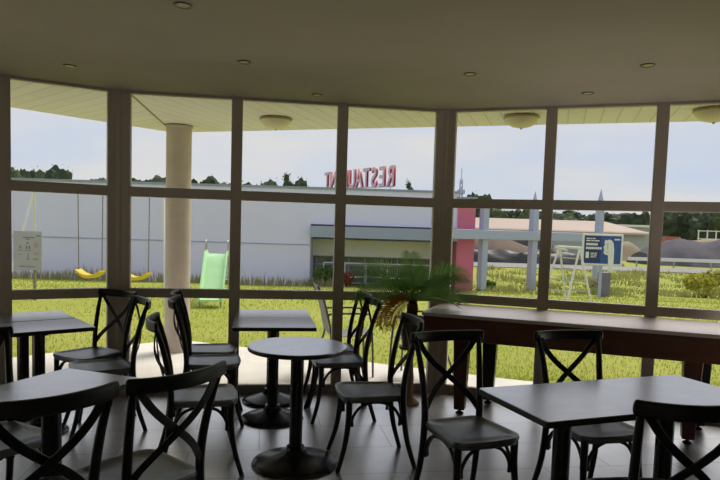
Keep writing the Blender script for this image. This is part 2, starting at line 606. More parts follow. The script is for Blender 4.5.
ys = [5 - 0.0] + [6 + 0.5 * i for i in range(44)] + [28, 30, 34, 40, 50, 70, 100, 160, 300]
ys = [-6, 0] + ys
xs = [-260, -120, -60, -40, -30] + [-24 + 1.0 * i for i in range(60)] + [40, 60, 100, 180, 320]
vs, fs = [], []
for y in ys:
    for x in xs:
        z = tz(x, y) + (0.05 * noise.noise(Vector((x * 0.25, y * 0.25, 0))) if y > 9 else 0) - (0.12 if y < 4 else 0)
        vs.append((x, y, z))
nx = len(xs)
for j in range(len(ys) - 1):
    for i in range(nx - 1):
        fs.append((j * nx + i, j * nx + i + 1, (j + 1) * nx + i + 1, (j + 1) * nx + i))
lawn = MB().add(vs, fs).build('lawn', M['lawn'], smooth=True)
tag(lawn, kind='structure')

# grass blades: nobody could count them
g = MB()
rg = random.Random(3)


def on_paving(x, y):
    if y < 6.2:
        return True
    if x < -2.3:
        return (y - 7.86) < (x + 2.30) * 0.99 + 0.06
    return (y - 7.86) < (x + 2.30) * -0.415 + 0.06


vs, fs = [], []
cnt = 0
while cnt < 36000:
    y = 6.3 + 15.5 * rg.random() ** 1.9
    x = (rg.random() * 2 - 1) * (0.78 * y + 1.0)
    if on_paving(x, y):
        continue
    h = (0.010 + 0.022 * rg.random()) * (1 + 0.05 * y)
    a = rg.random() * 6.283
    w = 0.006 + 0.0007 * y
    dx, dy = math.cos(a) * w, math.sin(a) * w
    z = tz(x, y) - 0.02
    lx, ly = (rg.random() - .5) * h, (rg.random() - .5) * h
    o = len(vs)
    vs += [(x - dx, y - dy, z), (x + dx, y + dy, z), (x + lx, y + ly, z + h + 0.02)]
    fs.append((o, o + 1, o + 2))
    cnt += 1
tag(MB().add(vs, fs).build('grass', M['blade'], recalc=False), 'short yellow-green grass of the garden lawn', 'grass', kind='stuff')

# tall weeds along the foot of the lavender wall
vs, fs = [], []
for k in range(1150):
    x = -16 + 15.2 * rg.random()
    y = 22.1 + 0.8 * rg.random()
    clump = 0.5 + 0.5 * noise.noise(Vector((x * 0.55, 0, 3)))
    h = 0.12 + (0.15 + 0.75 * clump * rg.random()) * (0.30 + 0.65 * clump)
    if rg.random() < 0.05:
        h *= 1.5
    a = rg.random() * 6.283
    w = 0.016
    z = tz(x, y) - 0.03
    lx = (rg.random() - .5) * 0.5 * h
    o = len(vs)
    vs += [(x - w, y, z), (x + w, y, z), (x + lx * 0.4 + w * .7, y, z + h * 0.6), (x + lx * 0.4 - w * .7, y, z + h * .6), (x + lx, y - 0.05, z + h)]
    fs += [(o, o + 1, o + 2, o + 3), (o + 3, o + 2, o + 4)]
tag(MB().add(vs, fs).build('weeds', M['weed'], recalc=False), 'tall dry weeds along the foot of the lavender wall', 'weeds', kind='stuff')

road = MB()
road.add([(-60, 40.5, -0.76), (160, 40.5, -0.76), (160, 46.5, -0.76), (-60, 46.5, -0.76)], [(0, 1, 2, 3)])
tag(road.build('road', M['asphalt']), kind='structure')


# ------------------------------------------------------------------ furniture: cross-back chair
def seat_outline(s=1.0, n=7):
    """Rounded trapezoid, wider at the front (+y)."""
    cs = [((0.200, 0.205), 0.075), ((-0.200, 0.205), 0.075), ((-0.180, -0.195), 0.055), ((0.180, -0.195), 0.055)]
    pts = []
    for k, ((x, y), r) in enumerate(cs):
        a0 = 90 * k
        for i in range(n + 1):
            t = R(a0 + 90 * i / n)
            px = x - math.copysign(r, x) + r * math.cos(t)
            py = y - math.copysign(r, y) + r * math.sin(t)
            pts.append((px * s, (py - 0.005) * s + 0.005))
        if k == 0:      # the front edge bows forward a little
            pts.append((0.0, 0.215 * s))
    return pts


def chair_proto():
    root = empty('cross_back_chair', (0, 0, 0))
    SZ = 0.462

    def ring(s, z):
        return [(x, y, SZ + z) for x, y in seat_outline(s)]
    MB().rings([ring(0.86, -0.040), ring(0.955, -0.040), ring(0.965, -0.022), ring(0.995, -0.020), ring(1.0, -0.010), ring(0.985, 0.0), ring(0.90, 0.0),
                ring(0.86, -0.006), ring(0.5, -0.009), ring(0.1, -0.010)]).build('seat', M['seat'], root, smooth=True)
    for s in (-1, 1):
        pts = crv([(s * 0.166, 0.160, 0.43), (s * 0.168, 0.163, 0.30), (s * 0.178, 0.185, 0.15), (s * 0.200, 0.228, 0.0)], 5)
        n = len(pts)
        MB().sweep(pts, [0.0205 - 0.007 * (k / n) for k in range(n)], 10, up=(0, 1, 0)).build('leg', M['black'], root, smooth=True)
    for s in (-1, 1):
        pts = crv([(s * 0.195, -0.262, 0.0), (s * 0.178, -0.205, 0.20), (s * 0.172, -0.180, 0.42), (s * 0.174, -0.186, 0.58), (s * 0.186, -0.222, 0.76), (s * 0.202, -0.266, 0.905)], 5)
        n = len(pts)
        MB().sweep(pts, [0.0145 + 0.0045 * math.sin(math.pi * min(1, k / n * 1.1)) for k in range(n)], 10, up=(0, 1, 0)).build('rear_leg', M['black'], root, smooth=True)
    # top rail: a bowed band with rounded, drooping ends
    pts, sc = [], []
    TS = [-1, -.995, -.985, -.972, -.955] + [-0.9 + 1.8 * k / 20 for k in range(21)] + [.955, .972, .985, .995, 1]
    for t in TS:
        x = 0.230 * t
        y = -0.256 - 0.058 * (1 - t * t)
        z = 0.900 - 0.004 * (1 - t * t)
        pts.append((x, y, z))
        e2 = max(0.0, (abs(t) - 0.955) / 0.045)
        sc.append(math.sqrt(max(0.03, 1 - e2 * e2)))
    sect = []
    hw, hh = 0.0125, 0.030
    for i in range(16):
        a = 2 * math.pi * i / 16
        cxx, syy = math.cos(a), math.sin(a)
        sect.append((hw * math.copysign(abs(cxx) ** 0.6, cxx), hh * math.copysign(abs(syy) ** 0.6, syy)))
    MB().sweep(pts, sc, sect=sect).build('top_rail', M['black'], root, smooth=True)
    # two crossing bent slats
    for s in (-1, 1):
        pts = []
        for k in range(15):
            t = k / 14
            x = s * (0.180 - 0.350 * t) + s * 0.020 * math.sin(2 * math.pi * t)
            z = 0.885 - 0.385 * t
            post_y = -0.262 + 0.075 * min(1, t * 1.15)
            y = post_y - 0.040 * math.sin(math.pi * t) - (0.006 if s > 0 else -0.006) * math.sin(math.pi * t)
            pts.append((x, y, z))
        MB().sweep(pts, 1.0, sect=[(-0.0045, -0.016), (0.0045, -0.016), (0.0045, 0.016), (-0.0045, 0.016)][::1], up=(s * 0.74, 0, -0.67)).build('cross_slat', M['black'], root, bevel=0.003)
    # bent arches under the seat, clasping the legs
    FL = lambda s, z: Vector((s * (0.166 + 0.03 * max(0, (0.30 - z) / 0.30) ** 2), 0.163 + 0.05 * max(0, (0.30 - z) / 0.3) ** 2, z))
    BL = lambda s, z: Vector((s * 0.176, -0.185 - 0.05 * max(0, (0.30 - z) / 0.3) ** 2, z))
    for a, b, off in ((FL(-1, .27), FL(1, .27), Vector((0, -0.004, 0))), (BL(-1, .27), BL(1, .27), Vector((0, 0.01, 0))),
                      (FL(-1, .27), BL(-1, .27), Vector((0.006, 0, 0))), (FL(1, .27), BL(1, .27), Vector((-0.006, 0, 0)))):
        d = (b - a)
        u = d.normalized()
        z = Vector((0, 0, 1))
        a2, b2 = a + u * 0.026 + off, b - u * 0.026 + off
        L = (b2 - a2).length
        pts = crv([a2, a2 + z * 0.055 + u * 0.002, a2 + z * 0.115 + u * L * 0.14, a2 + z * 0.142 + u * L * 0.32, (a2 + b2) / 2 + z * 0.149,
                   b2 + z * 0.142 - u * L * 0.32, b2 + z * 0.115 - u * L * 0.14, b2 + z * 0.055 - u * 0.002, b2], 4)
        MB().sweep(pts, 0.0095, 8, up=tuple(u.cross(z))).build('arch_brace', M['black'], root, smooth=True)
    return root


CHAIRS = [
    # x, y, facing (deg), label
    (-2.09, 4.740, 240, 'black cross-back chair against the corner window post, behind another chair'),
    (-1.82, 4.340, 211, 'black cross-back chair between the corner-post chair and the edge-on chair, beside the left square tables'),
    (-1.22, 5.060, 12, 'black cross-back chair nearest the glass beside the concrete column, back seen edge-on'),
    (-1.10, 4.620, 12, 'black cross-back chair facing the paired square tables, before its twin by the glass'),
    (-0.94, 3.690, 17, 'black cross-back chair with edge-on back, alone left of the round table'),
    (-1.69, 2.830, -32, 'black cross-back chair cut by the left edge, seat under the grey table'),
    (-1.18, 2.150, 135, 'black cross-back chair close up at the bottom left corner, before the grey table'),
    (-0.890, 2.480, 144, 'black cross-back chair turned diagonally right of the bottom left corner chair'),
    (0.085, 3.900, 191, 'black cross-back chair pulled up right of the round table, facing it'),
    (0.600, 3.165, -68, 'black cross-back chair standing in the middle at the end of the long grey table'),
    (-0.215, 5.245, 193, 'black cross-back chair nearest the glass by the palm, its back behind another'),
    (-0.150, 4.820, 193, 'black cross-back chair behind the round table, facing the paired square tables'),
    (1.30, 3.310, -74, 'black cross-back chair beyond the long grey table, before the wooden table'),
    (1.165, 2.360, 94, 'black cross-back chair at bottom right, near side of the long grey table'),
]
proto = chair_proto()
for i, (x, y, a, lab) in enumerate(CHAIRS):
    o = proto if i == 0 else copy_tree(proto)
    o.location = (x, y, 0)
    o.rotation_euler = (0, 0, R(a - 90))
    tag(o, lab, 'chair', 'black cross-back cafe chairs')


# ------------------------------------------------------------------ furniture: pedestal tables
def base_mb(c, r):
    return MB().lathe([(r, 0.0), (r + 0.002, 0.006), (r - 0.004, 0.014), (r * 0.86, 0.026), (r * 0.55, 0.046), (r * 0.30, 0.068), (0.062, 0.088), (0.056, 0.10), (0.056, 0.112), (0.045, 0.116)], c, 40)


def column_mb(c, r=0.041):
    return MB().lathe([(r, 0.10), (r, 0.715)], c, 24)


def spider_mb(c, a, w):
    mb = MB()
    for k in (0, 90):
        mb.box((c[0], c[1], 0.714), (w, 0.045, 0.016), a + R(k))
    return mb


def table(name, c, w, d, ang, label, group, peds=((0, 0),), br=0.24, round_top=False, r=0.032):
    root = empty(name, (c[0], c[1], 0), R(ang))
    if round_top:
        R0 = w / 2
        top = MB().lathe([(R0 - 0.006, 0.722), (R0, 0.727), (R0, 0.745)], n=64)
        top.build('edge_band', M['edge'], root, smooth=True)
        MB().lathe([(R0 - 0.0005, 0.745), (R0 - 0.002, 0.750)], n=64).build('tabletop', M['laminate'], root, smooth=True)
    else:
        MB().prism(rect_poly((0, 0), w, d, 0, 0.012, 3), 0.722, 0.7455).build('edge_band', M['edge'], root)
        MB().prism(rect_poly((0, 0), w - 0.002, d - 0.002, 0, 0.012, 3), 0.7455, 0.750).build('tabletop', M['laminate'], root)
    for px, py in peds:
        spider_mb((px, py), 0, min(w, d) * 0.75).build('top_bracket', M['cast'], root)
        column_mb((px, py, 0)).build('column', M['cast'], root, smooth=True)
        base_mb((px, py, 0), br).build('pedestal_base', M['cast'], root, smooth=True)
    return tag(root, label, 'table', group)


table('round_table', (-0.372, 3.79), 0.615, 0, 0, 'round charcoal pedestal table in the middle of the floor', None, round_top=True, br=0.27)
TG = 'charcoal pedestal cafe tables'
d1 = Vector((math.cos(R(130)), math.sin(R(130))))
e1 = Vector((math.cos(R(220)), math.sin(R(220))))
c1 = Vector((-1.817, 4.232))
table('square_table', c1 + d1 * 0.237 + e1 * 0.31, 0.62, 0.465, 220 - 180, 'near half of the paired square tables by the left window', TG, br=0.19)
table('square_table', c1 + d1 * 0.722 + e1 * 0.31, 0.62, 0.465, 220 - 180, 'far half of the paired square tables, against the left window', TG, br=0.19)
table('square_table', (-1.335, 2.655), 0.45, 0.62, -20, 'grey pedestal table at left with diagonal chairs around it', TG, br=0.20)
d3 = Vector((math.cos(R(99.5)), math.sin(R(99.5))))
e3 = Vector((math.cos(R(9.5)), math.sin(R(9.5))))
c3 = Vector((-0.905, 4.385))
table('square_table', c3 + d3 * 0.243 + e3 * 0.305, 0.61, 0.482, 9.5, 'nearer of two square tables pushed together behind the round table', TG)
table('square_table', c3 + d3 * 0.732 + e3 * 0.305, 0.61, 0.482, 9.5, 'farther of two square tables pushed together, its edge at the glass', TG)
u5, w5 = Vector((math.cos(R(20)), math.sin(R(20)))), Vector((math.cos(R(-70)), math.sin(R(-70))))
c5 = Vector((0.576, 2.876)) + u5 * 0.61 + w5 * 0.265
table('long_cafe_table', c5, 1.22, 0.53, 20, 'long grey rectangular table at right with two black pedestals', None, peds=((-0.27, 0.07), (0.30, 0.02)), br=0.205)

# ------------------------------------------------------------------ long wooden table under the right window
wt = empty('wooden_table', (0.497, 4.875, 0), R(-20.0))
TW, TD, TH = 2.32, 0.74, 0.838
MB().prism(rect_poly((TW / 2, TD / 2), TW, TD, 0, 0.02, 3), TH - 0.028, TH).build('tabletop', M['wood_top'], wt, bevel=0.004)
ap = MB()
ap.box((TW / 2, 0.035, TH - 0.028 - 0.09), (TW - 0.03, 0.04, 0.18))
ap.box((TW / 2, TD - 0.035, TH - 0.028 - 0.09), (TW - 0.03, 0.04, 0.18))
ap.box((0.035, TD / 2, TH - 0.028 - 0.09), (0.04, TD - 0.11, 0.18))
ap.box((TW - 0.035, TD / 2, TH - 0.028 - 0.09), (0.04, TD - 0.11, 0.18))
ap.build('apron', M['wood_dark'], wt, bevel=0.004)


def taper_leg(x, y, m, lab, parent):
    mb = MB()
    z1 = TH - 0.028
    rs = []
    for z, w in ((0.035, 0.085), (0.30, 0.105), (0.62, 0.125), (z1 - 0.005, 0.135)):
        rs.append([(x + sx * w / 2, y + sy * w / 2, z) for sx, sy in ((-1, -1), (1, -1), (1, 1), (-1, 1))])
    mb.rings(rs)
    leg = mb.build('leg', m, parent, bevel=0.006)
    leg['label'] = lab
    MB().lathe([(0.032, 0.0), (0.034, 0.006), (0.02, 0.016), (0.012, 0.02), (0.012, 0.04)], (x, y, 0), 16).build('levelling_foot', M['cast'], leg, smooth=True)
    return leg


for x in (0.30, 1.97):
    taper_leg(x, 0.215, M['wood_leg'], 'reddish brown tapered leg', wt)
for x in (0.47, 2.10):
    taper_leg(x, 0.625, M['black'], 'black tapered leg', wt)
tag(wt, 'long wooden table with deep dark apron along the right window', 'table')

# ------------------------------------------------------------------ potted palm on a turned stand
PX, PY = 0.455, 5.20
ps = empty('plant_stand', (PX, PY, 0))
MB().lathe([(0.085, 0.0), (0.088, 0.012), (0.07, 0.03), (0.045, 0.045), (0.032, 0.07), (0.026, 0.14), (0.034, 0.22), (0.028, 0.28), (0.022, 0.38), (0.034, 0.44), (0.03, 0.47)], n=24).build('pedestal', M['turned'], ps, smooth=True)
MB().lathe([(0.03, 0.465), (0.10, 0.478), (0.105, 0.486), (0.105, 0.498), (0.10, 0.502)], n=28).build('stand_top', M['turned'], ps, smooth=True)
tag(ps, 'slim turned wooden plant stand left of the long wooden table', 'plant stand')
pp = empty('potted_palm', (PX, PY, 0.503))
MB().lathe([(0.070, 0.0), (0.078, 0.006), (0.098, 0.14), (0.106, 0.225), (0.112, 0.23), (0.112, 0.25), (0.100, 0.25), (0.096, 0.225), (0.01, 0.222)], n=32).build('pot', M['terra'], pp, smooth=True)
MB().lathe([(0.094, 0.222), (0.06, 0.232), (0.01, 0.236)], n=20).build('soil', M['soil'], pp, smooth=True)
rp_ = random.Random(11)
tr = MB()
prof = []
for k in range(13):
    z = 0.225 + 0.165 * k / 12
    prof.append((0.030 + 0.016 * math.sin(math.pi * k / 12) + (0.006 if k % 2 else 0), z))
tr.lathe(prof, n=14).build('trunk', M['bark'], pp, smooth=True)


def frond(az, elev, L, droop, m, name, nl=21, lw=0.0068, ll=0.15):
    """A feather leaf: arching rachis with two rows of thin leaflets."""
    mb = MB()
    pts = []
    p = Vector((0, 0, 0.385))
    e = elev
    N = 14
    roll = rp_.choice((-1, 1)) * rp_.uniform(0.5, 1.1) * abs(math.cos(az))
    for k in range(N + 1):
        pts.append(p.copy())
        dl = L / N
        st = Vector((math.cos(az) * math.cos(e), math.sin(az) * math.cos(e), math.sin(e))) * dl
        if p.y + st.y > 0.235:
            st.y *= 0.1
        p = p + st
        e -= droop / N
    mb.sweep(pts, [0.0045 - 0.0032 * k / N for k in range(N + 1)], 5)
    for k in range(nl):
        t = 0.16 + 0.83 * k / (nl - 1)
        i = min(N - 1, int(t * N))
        f = t * N - i
        q = pts[i].lerp(pts[i + 1], f)
        tg = (pts[i + 1] - pts[i]).normalized()
        sd = tg.cross(Vector((0, 0, 1)))
        if sd.length < 1e-3:
            sd = Vector((1, 0, 0))
        sd.normalize()
        nrm = sd.cross(tg)
        sd, nrm = sd * math.cos(roll) + nrm * math.sin(roll), nrm * math.cos(roll) - sd * math.sin(roll)
        l = ll * (0.45 + 0.75 * math.sin(math.pi * min(1, t * 0.92 + 0.08))) * (0.9 + 0.2 * rp_.random())
        for s in (-1, 1):
            dr = (sd * s * 0.74 + tg * 0.60 + nrm * 0.30).normalized()
            tip = q + dr * l + Vector((0, 0, -0.10 * l))
            mid = q + dr * l * 0.5
            if tip.y > 0.32:
                tip.y = 0.32
            if mid.y > 0.32:
                mid.y = 0.32
            wv = tg * lw
            o = len(mb.v)
            mb.v += [tuple(q - wv * .6), tuple(q + wv * .6), tuple(mid + wv), tuple(mid - wv), tuple(tip)]
            mb.f += [(o, o + 1, o + 2, o + 3), (o + 3, o + 2, o + 4)]
            mb.mi += [0, 0]
    return mb.build(name, m, pp, recalc=False)


for az, el, L, dr in ((180, 66, .52, 70), (188, 50, .54, 62), (200, 36, .50, 52), (176, 18, .50, 36), (268, 80, .40, 62), (238, 64, .42, 74), (352, 68, .52, 80),
                      (2, 58, .54, 74), (-10, 40, .56, 64), (8, 22, .48, 46), (300, 58, .42, 78), (95, 84, .46, 48), (330, 28, .42, 62), (215, 26, .44, 60)):
    frond(R(az), R(el), L, R(dr), M['frond'], 'frond')
for az, el, L, dr in ((R(200), 20, 0.44, 120), (R(225), 14, 0.42, 112), (R(182), 12, 0.44, 118), (R(210), 2, 0.34, 100), (R(170), 8, 0.38, 110)):
    o = frond(az, R(el), L, R(dr), M['dry'], 'dry_frond', ll=0.11)
    o['label'] = 'orange-brown withered frond'
tag(pp, 'potted palm with drooping orange dry fronds at the end of the wooden table', 'potted plant')

# ------------------------------------------------------------------ lights in the ceiling and under the veranda roof
DL = [
    (-0.924, 3.16, 'recessed ceiling light nearest the camera, at the top edge of the view'),
    (-2.10, 4.45, 'leftmost recessed ceiling light, over the left window tables'),
    (-0.817, 4.20, 'recessed ceiling light above the gap between column and round table'),
    (0.717, 4.335, 'recessed ceiling light in front of the right corner window post'),
    (1.78, 3.98, 'rightmost recessed ceiling light, larger of the two at right'),
    (-0.398, 5.16, 'small recessed ceiling light close to the middle window head'),
    (1.70, 4.80, 'small recessed ceiling light close to the right window head'),
]
dl = None
for i, (x, y, lab) in enumerate(DL):
    if dl is None:
        dl = empty('recessed_light', (0, 0, 0))
        MB().lathe([(0.028, -0.002), (0.045, -0.006), (0.046, 0.0)], n=28).build('trim_ring', M['chrome'], dl, smooth=True)
        MB().lathe([(0.004, -0.0035), (0.030, -0.0035), (0.031, 0.0)], n=24).build('lens', M['milk'], dl, smooth=True)
        o = dl
    else:
        o = copy_tree(dl)
    o.location = (x, y, CEIL)
    tag(o, lab, 'ceiling light', 'recessed ceiling downlights')
SL = [(-0.916, 6.46, 'cream dome light under the veranda roof beyond the middle window'), (1.49, 5.94, 'cream dome light under the veranda roof right of the corner post'),
      (2.99, 5.36, 'cream dome light under the veranda roof at the right edge')]
sl = None
for i, (x, y, lab) in enumerate(SL):
    if sl is None:
        sl = empty('dome_light', (0, 0, 0))
        MB().lathe([(0.155, 0.0), (0.168, -0.012), (0.168, -0.026), (0.155, -0.032)], n=36).build('rim', M['lamp_rim'], sl, smooth=True)
        MB().lathe([(0.158, -0.03), (0.150, -0.050), (0.128, -0.078), (0.09, -0.100), (0.04, -0.112), (0.012, -0.114), (0.010, -0.128), (0.002, -0.13)], n=36).build('dome', M['milk'], sl, smooth=True)
        o = sl
    else:
        o = copy_tree(sl)
    o.location = (x, y, 2.600)
    tag(o, lab, 'outdoor light', 'dome lights under the veranda roof')


# ------------------------------------------------------------------ garden chairs on the veranda
def garden_chair(loc, rz, label):
    root = empty('garden_chair', (*loc, -0.012), rz)
    for s in (-1, 1):
        pts = crv([(s * 0.23, 0.24, 0), (s * 0.22, 0.23, 0.30), (s * 0.225, 0.20, 0.60), (s * 0.235, 0.14, 0.645), (s * 0.235, -0.18, 0.645), (s * 0.22, -0.235, 0.62)], 5)
        MB().sweep(pts, 0.011, 8, up=(1, 0, 0)).build('arm_frame', M['chair_tube'], root, smooth=True)
        pts = crv([(s * 0.22, -0.33, 0), (s * 0.22, -0.22, 0.32), (s * 0.22, -0.20, 0.45), (s * 0.22, -0.27, 0.75), (s * 0.21, -0.34, 0.92)], 5)
        MB().sweep(pts, 0.011, 8, up=(0, 1, 0)).build('rear_leg', M['chair_tube'], root, smooth=True)
    mb = MB()
    rs = []
    for (y, z) in crv([(0.24, 0.43, 0), (0.05, 0.415, 0), (-0.17, 0.41, 0), (-0.215, 0.47, 0), (-0.265, 0.72, 0), (-0.335, 0.92, 0)], 4) and [(p.x, p.y) for p in crv([(0.24, 0.43, 0), (0.05, 0.415, 0), (-0.17, 0.41, 0), (-0.215, 0.47, 0), (-0.265, 0.72, 0), (-0.335, 0.92, 0)], 4)]:
        rs.append([(-0.215, y, z), (0.215, y, z), (0.215, y - 0.004, z + 0.006), (-0.215, y - 0.004, z + 0.006)])
    mb.rings(rs).build('sling_seat', M['mesh_grey'], root, smooth=True)
    return tag(root, label, 'garden chair', 'grey garden chairs on the veranda')


garden_chair((-0.12, 6.33), R(-78), 'grey mesh garden chair outside the glass behind the paired tables')
garden_chair((0.62, 6.20), R(70), 'grey mesh garden chair outside the glass behind the palm')

# ------------------------------------------------------------------ playground
sw = empty('swing_set', (0, 0, 0))
tl, trr = Vector((-6.52, 12.3, 2.05)), Vector((-3.80, 11.85, 2.02))
bd = (trr - tl).normalized()
perp = Vector((-bd.y, bd.x, 0))
MB().sweep([tl - bd * 0.06, trr + bd * 0.06], 0.035, 12).build('beam', M['white'], sw, smooth=True)
for T, foot in ((tl, (-6.82, 11.75, -0.05)), (tl, (-6.93, 13.1, -0.06)), (trr, (-3.56, 11.25, -0.05)), (trr, (-3.86, 12.45, -0.05))):
    foot = Vector(foot)
    MB().sweep([T, T.lerp(foot, 0.5), foot], 0.021, 10, up=(0, 1, 0)).build('leg', M['white'], sw, smooth=True)


def swing_seat(a, w):
    c = tl.lerp(trr, a)
    rs = []
    for k in range(13):
        t = -1 + 2 * k / 12
        q = Vector((c.x, c.y, 0.42)) + bd * (w / 2 * t) + Vector((0, 0, 0.13 * t * t - 0.07))
        th = 0.065 * (1 - 0.4 * t * t)
        rs.append([q + perp * -0.11, q + perp * 0.11, q + perp * 0.11 + Vector((0, 0, th)), q + perp * -0.11 + Vector((0, 0, th))])
    o = MB().rings(rs).build('swing_seat', M['yellow'], sw, smooth=True)
    for t in (-1, 1):
        e0 = Vector((c.x, c.y, 0.48)) + bd * (w / 2 * 0.96 * t)
        e1 = Vector((c.x, c.y, 2.02)) + bd * (w / 2 * 1.02 * t)
        mb = MB()
        n = 44
        for k in range(n):
            q = e0.lerp(e1, (k + 0.5) / n)
            hl = (e1 - e0).length / n * 0.62
            dx = bd if k % 2 else perp
            mb.box(tuple(q), (0.020 if k % 2 else 0.008, 0.008 if k % 2 else 0.020, hl * 2), 0)
        mb.build('chain', M['galv_dark'], o)


swing_seat(0.445, 0.52)
swing_seat(0.80, 0.52)
tag(sw, 'white tubular swing set with two curved yellow seats on chains', 'swing set')

sd = empty('slide', (-2.70, 11.05, -0.03), R(8))
prof = [(0, 0.0, 0.13), (0, 0.30, 0.16), (0, 0.62, 0.42), (0, 1.05, 0.80), (0, 1.22, 0.88), (0, 1.45, 0.90)]
rs = []
for p in crv(prof, 5):
    y, z = p.y, p.z
    rs.append([(-0.225, y, z + 0.10), (-0.20, y, z + 0.10), (-0.165, y, z + 0.02), (0.165, y, z + 0.02), (0.20, y, z + 0.10), (0.225, y, z + 0.10), (0.225, y, z - 0.01), (-0.225, y, z - 0.01)])
MB().rings(rs).build('chute', M['green_pl'], sd, smooth=True)
for s in (-1, 1):
    MB().sweep(crv([(s * 0.215, 1.75, 0.0), (s * 0.215, 1.52, 0.90), (s * 0.215, 1.46, 1.16), (s * 0.215, 1.32, 1.17), (s * 0.215, 1.24, 0.95)], 5), 0.014, 8, up=(1, 0, 0)).build('handrail', M['grey_metal'], sd, smooth=True)
    MB().sweep([(s * 0.19, 0.12, 0.0), (s * 0.19, 0.12, 0.13)], 0.016, 8, up=(0, 1, 0)).build('leg', M['grey_metal'], sd, smooth=True)
for k in range(4):
    z = 0.18 + 0.2 * k
    y = 1.75 - 0.23 * z / 0.9
    MB().box((0, y, z), (0.42, 0.07, 0.02)).build('step', M['green_pl'], sd)
tag(sd, 'mint green plastic slide on the lawn right of the column', 'slide')

nb = empty('notice_board', (-5.98, 11.3, -0.05))
nb.scale = (0.87, 0.87, 0.87)
MB().box((0, 0, 0.75), (0.045, 0.045, 1.5)).build('post', M['galv_dark'], nb)
pn = MB().box((-0.13, -0.035, 1.09), (0.60, 0.02, 0.82)).build('panel', M['panel'], nb, bevel=0.006)
pr = MB()
ro = random.Random(5)
pr.box((0.10, -0.047, 1.405), (0.10, 0.004, 0.025))
pr.box((-0.10, -0.047, 1.365), (0.24, 0.004, 0.022))
pr.box((-0.12, -0.047, 1.325), (0.06, 0.004, 0.02))
for (x, z, w, h) in ((-0.13, 1.04, 0.05, 0.03), (-0.28, 0.95, 0.035, 0.06), (-0.15, 0.95, 0.025, 0.07), (-0.09, 0.95, 0.03, 0.07), (-0.28, 0.885, 0.11, 0.012), (-0.12, 0.885, 0.13, 0.012),
                     (-0.28, 0.80, 0.07, 0.012), (-0.115, 0.77, 0.02, 0.09), (-0.12, 0.70, 0.05, 0.02), (-0.13, 0.545, 0.34, 0.018)):
    pr.box((x, -0.047, z + 0.21), (w, 0.004, h))
pr.build('printed_marks', M['ink'], pn)
po = MB()
po.box((0.05, -0.047, 1.21), (0.07, 0.004, 0.10))
po.box((0.06, -0.047, 1.03), (0.09, 0.004, 0.05))
po.box((0.04, -0.047, 0.91), (0.10, 0.004, 0.04))
po.build('orange_marks', M['ink_orange'], pn)
tag(nb, 'grey notice board with small printed marks on a post beside the swing', 'notice board')

# white A-shaped climbing ladder on the right lawn
cl = empty('climbing_frame', (4.72, 14.0, -0.08), R(18))
for s in (-1, 1):
    for y in (0.0, 0.75):
        MB().sweep([(0.30 + 0.0 * y, y, 1.28), (0.30 + s * 0.34 - 0.02, y + (0.1 if y else -0.1), 0.0)], 0.024, 8, up=(0, 1, 0)).build('leg', M['white'], cl, smooth=True)
for s in (-1, 1):
    for k in range(1, 5):
        t = k / 5
        x = 0.30 + s * 0.33 * t
        MB().sweep([(x, -0.02 - 0.08 * t, 1.28 * (1 - t)), (x, 0.77 + 0.08 * t, 1.28 * (1 - t))], 0.013, 6).build('rung', M['grey_metal'], cl, smooth=True)
MB().sweep([(0.30, -0.06, 1.28), (0.30, 0.81, 1.28)], 0.03, 8).build('top_bar', M['white'], cl, smooth=True)
tag(cl, 'white tubular climbing frame on the lawn left of the blue poster', 'climbing frame')

# blue poster board
bs = empty('poster_board', (7.83, 20.0, -0.58), R(-6))
MB().box((0, 0.06, 0.80), (0.09, 0.06, 1.6)).build('post', M['steel_blue'], bs)
MB().box((0, 0, 1.62), (1.28, 0.05, 1.02)).build('frame', M['white'], bs, bevel=0.012)
pb = MB().box((0, -0.028, 1.62), (1.15, 0.012, 0.90)).build('poster', M['sign_blue'], bs)
MB().box((-0.31, -0.036, 1.62), (0.50, 0.006, 0.86)).build('dark_field', M['sign_dark'], pb)
tx = MB()


def word_row(x, z, h, widths, gap):
    for w in widths:
        tx.box((x + w / 2, -0.041, z), (w, 0.005, h))
        x += w + gap


word_row(-0.52, 1.975, 0.035, (0.10, 0.06, 0.08), 0.02)
word_row(-0.52, 1.905, 0.035, (0.14, 0.07, 0.16), 0.02)
word_row(-0.52, 1.79, 0.075, (0.05, 0.05, 0.05, 0.05, 0.05, 0.05), 0.012)
word_row(-0.52, 1.665, 0.075, (0.05, 0.05, 0.05, 0.05, 0.05, 0.05, 0.05, 0.05), 0.012)
word_row(-0.52, 1.44, 0.20, (0.10,), 0.02)
word_row(-0.36, 1.50, 0.03, (0.10, 0.07), 0.02)
word_row(-0.36, 1.44, 0.03, (0.07, 0.09), 0.02)
word_row(-0.36, 1.38, 0.03, (0.10, 0.05), 0.02)
word_row(0.36, 1.96, 0.05, (0.12, 0.04), 0.01)
tx.build('white_lettering', M['white'], pb)
